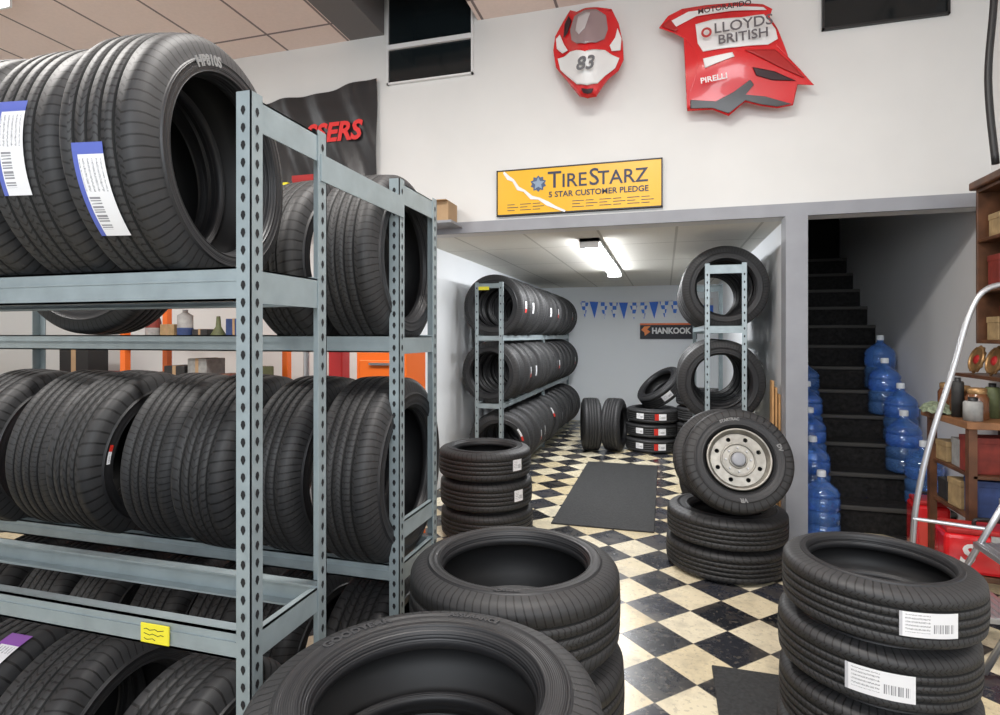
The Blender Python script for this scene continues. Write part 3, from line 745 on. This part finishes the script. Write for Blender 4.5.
BB = BY-.02
hb = thing('wall_banner', 'black and orange brand banner on the back room end wall', 'banner', (0, BB, 0))
a = P(640, 339, BB); b2 = P(697, 323, BB); tcn = P(671, 331, BB)
obj('banner_panel', bx(a[0], b2[0], -.01, .019, a[2], b2[2]), mat('banner_navy', (.015, .015, .025), .5), hb)
wtext('HANKOOK', .135, WHITE, hb, (tcn[0], -.014, tcn[2]), bold=.006, sx=.90)
bm = bmesh.new(); zc_ = (a[2]+b2[2])/2
vs = [bm.verts.new((a[0]+.02+u, -.013, zc_+v)) for u, v in ((0, .02), (.05, .08), (.16, .09), (.10, .03), (.15, -.01), (.06, -.08), (.05, -.02))]; bm.faces.new(vs)
obj('swoosh_emblem', bm, mat('emblem_orange', (.95, .25, .02), .4), hb)
bm = bmesh.new(); box(bm, a[0], b2[0], -.012, -.010, b2[2]-.03, b2[2]); obj('orange_edge', bm, ORANGE, hb)

for i in range(3):
    bm = bx(.765+.022*i-.0, .781+.022*i, 4.66-.0, 4.76, 0, 1.16-.05*i)
    tag(obj('wooden_board', bm, WOODL, bevel=.006), 'thin light wood board leaning by the narrow rack, '+['nearest the tires', 'in the middle', 'nearest the wall'][i], 'board', 'light wood boards')

# ------------------------------------------------------------------ right side: ladder, cabinet, counter
ld = thing('step_ladder', 'silver tubular rolling ladder at the right edge', 'ladder', (1.24, 3.45, 0))
tr = lambda pts: [(a_-1.24, b_-3.45, c_) for a_, b_, c_ in pts]
pts = smooth_pts(tr([(1.22, 3.45, .02), (1.235, 3.45, .45), (1.26, 3.46, .67), (1.325, 3.48, .96), (1.43, 3.5, 1.32), (1.50, 3.5, 1.60), (1.56, 3.5, 1.72), (1.66, 3.5, 1.76), (1.8, 3.5, 1.76)]))
obj('handrail', tube(bmesh.new(), pts, .014, 12), CHROME, ld, smooth=True)
for nm, q_ in (('leg', [(1.26, 3.35, .02), (1.78, 3.35, 1.10)]), ('leg', [(1.34, 3.0, .02), (1.86, 3.0, 1.10)]), ('leg', [(1.92, 3.35, .02), (1.78, 3.35, 1.05)])):
    obj(nm, tube(bmesh.new(), tr(q_), .014, 10), CHROME, ld, smooth=True)
for k in range(4):
    z = .24+.22*k; x = 1.37+.106*k
    bm = bx(x-1.24-.02, x-1.24+.14, 3.0-3.45, 3.36-3.45, z, z+.025)
    for j in range(5): box(bm, x-1.24+.03*j-.01, x-1.24+.03*j, 3.0-3.45, 3.36-3.45, z+.025, z+.029)
    obj('tread', bm, CHROME, ld, bevel=.003)
obj('cross_bar', tube(bmesh.new(), tr([(1.235, 3.45, .55), (1.52, 3.36, .55)]), .01, 8), CHROME, ld)

cab = thing('wall_cabinet', 'dark wooden open cabinet on the right wall', 'cabinet', (1.80, 3.4, 1.45))
w_, l_, h_ = .245, .72, .92
obj('back_panel', bx(w_-.015, w_, 0, l_, 0, h_), WOOD, cab)
for y in (0, l_-.02): obj('side_panel', bx(0, w_, y, y+.02, 0, h_), WOOD, cab, bevel=.003)
for z in (0, .30, .60, h_-.02): obj('shelf', bx(0, w_, .02, l_-.02, z, z+.02), WOOD, cab, bevel=.003)
obj('cornice', bx(-.03, w_, -.02, l_+.02, h_, h_+.05), WOOD, cab, bevel=.01)
dn = ['maroon', 'grey', 'navy', 'olive', 'tan', 'black']
for i, (y, z, k, d) in enumerate(((3.94, 1.47, 4, 'lowest shelf'), (3.80, 1.47, 0, 'lowest shelf'), (3.64, 1.47, 1, 'lowest shelf'), (3.93, 1.77, 0, 'middle shelf'), (3.78, 1.77, 3, 'middle shelf'), (3.62, 1.77, 4, 'middle shelf'),
                               (3.92, 2.07, 4, 'uppermost shelf'), (3.76, 2.07, 0, 'uppermost shelf'))):
    t = thing('small_box', dn[k]+' box on the '+d+' of the dark wall cabinet', 'box', (1.83, y, z+.001), group='boxes in the wall cabinet')
    hh = .13+.03*((i*2) % 4)
    obj('carton', bx(0, .15, 0, .12, 0, hh), DIM[k], t, bevel=.003); obj('lid', bx(-.003, .153, -.003, .123, hh-.03, hh+.005), DIM[k], t, bevel=.003)
ctr = thing('counter', 'wooden shelf counter under the dark wall cabinet', 'counter', (1.60, 3.75, 0))
obj('countertop', bx(0, .44, 0, .6, .98, 1.02), WOODM, ctr, bevel=.004)
obj('lower_shelf', bx(.04, .44, .03, .57, .70, .72), WOOD, ctr, bevel=.003)
obj('lower_shelf', bx(.04, .44, .03, .57, .46, .48), WOOD, ctr, bevel=.003)
obj('side_panel', bx(.40, .44, .04, .56, 0, .98), WOOD, ctr); obj('leg', bx(.02, .06, .52, .56, 0, .98), WOOD, ctr); obj('leg', bx(.02, .06, .03, .07, 0, .98), WOOD, ctr)
JAR = mat('amber_jar', (.22, .09, .04), .15, trans=.2)
for i, (x, y) in enumerate(((1.72, 4.27), (1.70, 4.06), (1.71, 3.90))):
    t = thing('glass_jar', 'dark amber jar on the wooden counter, '+ORD[i]+' from the stairs', 'jar', (x, y, 1.021), group='jars on the counter')
    obj('jar_body', lt([(.001, 0), (.05, 0), (.055, .01), (.055, .12), (.045, .14), (.04, .15)], 24), JAR, t, smooth=True)
    obj('lid', lt([(.044, .145), (.046, .15), (.046, .172), (.04, .178), (.001, .18)], 24), BRASS, t, smooth=True)
# loose items crowding the counter
for i, (x, y, r, hh, k, d) in enumerate(((1.65, 3.98, .03, .20, 5, 'slim black spray can standing on the wooden counter'), (1.80, 4.16, .04, .13, 0, 'maroon tin behind the jars on the wooden counter'),
                                     (1.66, 3.83, .045, .10, 1, 'squat grey tin at the near end of the wooden counter'), (1.82, 3.98, .035, .17, 3, 'olive tin behind the middle jar on the wooden counter'))):
    t = thing('tin', d, 'tin', (x, y, 1.021))
    obj('tin_body', lt([(.001, 0), (r, 0), (r, hh), (r*.85, hh+.008), (.001, hh+.008)], 20), DIM[k], t, smooth=True)
    obj('lid', lt([(r*.5, hh+.008), (r*.5, hh+.03), (.001, hh+.03)], 16), BLACK, t, smooth=True)
tsh = thing('wall_shelf', 'narrow wooden shelf between the jars and the dark cabinet', 'shelf', (1.78, 3.72, 1.24))
obj('board', bx(0, .268, 0, .62, 0, .02), WOOD, tsh); obj('bracket', bx(.20, .268, .1, .12, -.1, 0), WOOD, tsh)
for i, y in enumerate((4.24, 4.04, 3.84)):
    t = thing('brass_tray', 'scalloped brass tray propped upright on the narrow shelf, '+['farthest', 'middle', 'nearest'][i]+' of three', 'tray', (1.86, y, 1.26+.088), (0, R_(-76), 0), 'brass trays on the narrow shelf')
    n = 48; o1 = [((.085+.006*math.cos(k*2*PI/n*12))*math.cos(2*PI*k/n), (.085+.006*math.cos(k*2*PI/n*12))*math.sin(2*PI*k/n)) for k in range(n)]
    link('plate', poly_me(o1, [], .004), BRASS, t); obj('rim_ring', lt([(.07, .004), (.073, .012), (.078, .012), (.081, .004)], 40), BRASS, t, smooth=True)
    obj('center_boss', lt([(.03, .004), (.02, .014), (.001, .016)], 24), REDD, t, smooth=True)
for i, (y, z, k, d) in enumerate(((4.14, .721, 4, 'upper'), (3.97, .721, 1, 'upper'), (3.82, .721, 0, 'upper'), (4.14, .481, 5, 'lower'), (3.97, .481, 4, 'lower'), (3.82, .481, 2, 'lower'))):
    t = thing('small_box', dn[k]+' box on the '+d+' shelf of the counter', 'box', (1.66, y, z), (0, 0, R_([3, -4, 5, -3, 4, -5][i])), group='boxes in the counter')
    hh = .12+.04*(i % 3)
    obj('carton', bx(0, .2, 0, .135, 0, hh), DIM[k], t, bevel=.003); obj('lid', bx(-.003, .203, -.003, .138, hh-.03, hh+.004), DIM[k], t, bevel=.003)
cl = bmesh.new()
lathe(cl, [(.001, .05), (.05, .05), (.09, .038), (.12, .02), (.14, .0)], 24)
for v in cl.verts: v.co.x = v.co.x*.6+random.uniform(-.012, .012); v.co.z += random.uniform(0, .018)
tag(obj('folded_cloth', cl, mat('sage_cloth', (.25, .30, .20), .9, noise=.5, scale=50, bump=.6), loc=(1.62, 4.16, 1.022)), 'crumpled sage green cloth at the edge of the wooden counter', 'cloth')
for i, (x, y, w, h, d) in enumerate(((1.66, 4.40, .20, .40, 'upright red container on the floor at the foot of the stairs'), (1.62, 3.58, .42, .26, 'low red toolbox with a white S beside the silver ladder'))):
    t = thing('red_container' if i == 0 else 'toolbox', d, 'container' if i == 0 else 'toolbox', (x, y, 0), (0, 0, R_(-8)))
    if i:
        st_ = thing('low_stool', 'small dark wooden stool under the red toolbox', 'stool', (x, y, 0), (0, 0, R_(-8)))
        obj('seat', bx(-.2, .2, -.1, .1, .24, .27), WOOD, st_, bevel=.004)
        for sx_ in (-.18, .15):
            for sy_ in (-.09, .06): obj('leg', bx(sx_, sx_+.03, sy_, sy_+.03, 0, .24), WOOD, st_)
        t.location.z = .271; h = .20
    obj('case_body', bx(-w/2, w/2, -.1, .1, 0, h), RED, t, bevel=.02)
    obj('case_lid', bx(-w/2+.01, w/2-.01, -.09, .09, h, h+.03), REDD, t, bevel=.01)
    bm = bmesh.new(); tube(bm, smooth_pts([(-.06, 0, h+.02), (-.05, 0, h+.06), (.05, 0, h+.06), (.06, 0, h+.02)]), .01, 8); obj('handle', bm, BLACK, t)
    if i: wtext('S', .14, WHITE, t, (-.12, -.103, h*.5), bold=.004, shear=.2); obj('latch', bx(-.02, .02, -.108, -.1, h-.05, h+.01), CHROME, t)
    else: obj('front_panel', bx(-w*.35, w*.35, -.104, -.099, h*.2, h*.75), mat('panel_red', (.75, .08, .06), .4), t)
tag(obj('hanging_cable', tube(bmesh.new(), smooth_pts([(1.72, 3.75, 4.08), (1.725, 3.75, 3.4), (1.70, 3.76, 2.9), (1.73, 3.75, 2.43)]), .018, 10), BLACK, smooth=True), 'thick black cable hanging above the wall cabinet', 'cable')

# ------------------------------------------------------------------ workshop clutter behind the racks
def cabinet(name, label, x, y, w, d, h, m, nd):
    t = thing(name, label, 'cabinet', (x, y, 0)); obj('body', bx(0, w, 0, d, 0, h), m, t, bevel=.01)
    for k in range(nd):
        z0 = .08+(h-.12)*k/nd; z1 = .08+(h-.12)*(k+1)/nd-.015
        dr = obj('drawer', bx(.03, w-.03, -.015, .0, z0, z1), m, t, bevel=.004)
        obj('handle', bx(w*.3, w*.7, -.03, -.015, z1-.03, z1-.015), CHROME, dr)
    return t
cabinet('tool_cabinet', 'low orange tool cabinet behind the aisle end of the racks', -1.85, 3.2, .34, .30, 1.40, ORANGE, 6)
cabinet('tool_cabinet', 'dark red tool cabinet behind the left end of the racks', -5.6, 3.9, .7, .5, 1.15, DIM[0], 5)
fr = thing('shelf_frame', 'orange framed shelving unit holding workshop clutter behind the racks', 'shelving', (-4.15, 3.55, 0))
for x in (0, 1.2):
    for y in (0, .4): obj('upright', bx(x, x+.05, y, y+.05, 0, 1.86), ORANGE, fr)
for z in (.3, .85, 1.40, 1.80):
    bm = bmesh.new(); box(bm, .05, 1.2, .0, .04, z, z+.05); box(bm, .05, 1.2, .41, .45, z, z+.05); obj('rail', bm, ORANGE, fr)
    if z < 1.7: obj('deck', bx(.03, 1.22, .04, .41, z+.02, z+.045), STEEL, fr)
dk = [('oil_can', 0, 'maroon round oil can'), ('carton', 4, 'tan carton'), ('oil_can', 1, 'grey round oil can'), ('carton', 5, 'black case'), ('funnel', 3, 'olive upturned funnel'), ('carton', 2, 'navy carton'), ('oil_can', 5, 'black round oil can')]
for i, (nm, k, d) in enumerate(dk):
    x = -4.0+.16*i
    t = thing(nm, d+' on the upper deck of the orange framed shelving', {'oil_can': 'can', 'carton': 'box', 'funnel': 'funnel'}[nm], (x, 3.72+.05*(i % 2), 1.446), (0, 0, R_(random.uniform(-15, 15))), 'clutter on the orange shelving')
    if nm == 'oil_can':
        obj('can_body', lt([(.001, 0), (.055, 0), (.058, .01), (.058, .16+.05*(i % 4)/2), (.04, .22), (.02, .235), (.02, .255), (.001, .255)], 24), DIM[k], t, smooth=True)
        obj('can_band', lt([(.0585, .05), (.0595, .052), (.0595, .11), (.0585, .112)], 24), DIM[(k+1) % 6], t)
    elif nm == 'carton':
        hh = .10+.04*(i % 3); obj('carton_body', bx(-.075, .075, -.07, .07, 0, hh), DIM[k], t, bevel=.004); obj('tape', bx(-.01, .01, -.072, .072, 0, hh+.002), CARD, t)
    else:
        obj('cone', lt([(.075, 0), (.078, .02), (.02, .12), (.014, .20)], 24), DIM[k], t, smooth=True); obj('rim_ring', lt([(.075, 0), (.082, 0), (.082, .01), (.077, .012)], 24), DIM[k], t)
for i in range(5):
    w = .18+.02*(i % 2); k = [4, 5, 1, 0, 3][i]
    t = thing('carton', dn[k]+' carton on the middle deck of the orange framed shelving', 'box', (-4.05+.23*i, 3.65, .896), group='cartons on the orange shelving')
    obj('carton_body', bx(0, w, 0, .2, 0, .30+.06*(i % 3)), DIM[k], t, bevel=.004); obj('tape', bx(w*.42, w*.58, -.002, .202, .0, .302+.06*(i % 3)), CARD, t)
wb = thing('workbench', 'long wooden workbench along the wall behind the racks', 'workbench', (-6.8, 3.3, 0))
obj('bench_top', bx(0, 1.1, 0, .58, .92, .97), WOODL, wb)
for x in (.03, .98):
    for y in (.03, .5): obj('leg', bx(x, x+.06, y, y+.06, 0, .92), STEEL, wb)
for i, (x, y, z, w, h, m_, d) in enumerate(((-6.6, 3.5, .971, .3, .45, DIM[0], 'maroon carton on the workbench'), (-6.15, 3.5, .971, .25, .5, DIM[1], 'grey carton on the workbench'),
        (-5.4, 4.0, 1.151, .35, .3, BLACK, 'black case on the dark red tool cabinet'))):
    t = thing('carton', d, 'box', (x, y, z)); obj('carton_body', bx(0, w, 0, .2, 0, h), m_, t, bevel=.004); obj('tape', bx(w*.42, w*.58, -.002, .202, .0, h+.002), CARD, t)
tm = thing('tire_machine', 'grey and red tire fitting machine behind the racks', 'machine', (-2.45, 3.6, 0))
obj('base_cabinet', bx(-.35, .35, -.3, .3, 0, .95), mat('machine_grey', (.25, .25, .27), .5), tm, bevel=.02)
obj('turntable', lt([(.001, 1.03), (.26, 1.03), (.28, 1.01), (.28, .98), (.08, .97), (.08, .95)], 32), CHROME, tm, smooth=True)
obj('column', bx(-.06, .06, .32, .44, 0, 1.62), REDD, tm, bevel=.01)
obj('swing_arm', bx(-.05, .05, -.1, .40, 1.52, 1.60), REDD, tm, bevel=.01)
obj('tool_head', tube(bmesh.new(), [(0, -.05, 1.68), (0, -.05, 1.15)], .02, 10), CHROME, tm)
ws = thing('wall_shelf', 'wall shelf under the black banner', 'shelf', (-4.2, 4.18, 2.50)); obj('board', bx(0, 1.6, 0, .32, -.03, 0), WOODL, ws)
for x in (.2, 1.4): obj('bracket', bx(x, x+.02, .02, .32, -.2, -.03), STEEL, ws)
for i, (x, w, h, m_, d) in enumerate(((-3.3, .2, .3, YEL, 'yellow box on the shelf under the banner'), (-3.05, .2, .35, REDD, 'red box on the shelf under the banner'), (-2.82, .16, .25, WHITE, 'white box on the shelf under the banner'))):
    t = thing('small_box', d, 'box', (x, 4.22, 2.501)); obj('carton', bx(0, w, 0, .18, 0, h), m_, t, bevel=.003); obj('lid', bx(-.003, w+.003, -.003, .183, h-.04, h+.004), m_, t)
ws = thing('wall_shelf', 'small ledge at the upper left corner of the back room opening', 'shelf', (-2.1, 4.2, 2.40)); obj('board', bx(0, .5, 0, .26, -.02, 0), GREYTRIM, ws)
obj('bracket', bx(.2, .22, .02, .26, -.04, -.02), STEEL, ws)
t = thing('carton', 'brown cardboard box on the small ledge by the back room opening', 'box', (-1.84, 4.24, 2.401)); obj('carton_body', bx(0, .2, 0, .2, 0, .16), CARD, t); obj('flap', bx(.0, .2, -.05, .0, .155, .16), CARD, t)

# ------------------------------------------------------------------ light
w = bpy.data.worlds.new('world'); scene.world = w; w.use_nodes = True
w.node_tree.nodes['Background'].inputs[0].default_value = (.90, .95, 1, 1); w.node_tree.nodes['Background'].inputs[1].default_value = .9
def area(loc, rot, sx, sy, e, c=(1, .97, .93)):
    l = bpy.data.lights.new('room_area_light', 'AREA'); l.shape = 'RECTANGLE'; l.size = sx; l.size_y = sy; l.energy = e; l.color = c
    o = bpy.data.objects.new('room_area_light', l); col.objects.link(o); o.location = loc; o.rotation_euler = rot
area((-.3, 1.6, 4.0), (0, 0, 0), 1.2, .3, 110)
area((-3.2, 1.0, 4.0), (0, 0, 0), 1.2, .3, 110)
area((.5, -1.9, 2.6), (R_(75), 0, 0), 3.0, 1.6, 95, (.9, .95, 1))  # unseen panel behind the camera, standing in for daylight from the front
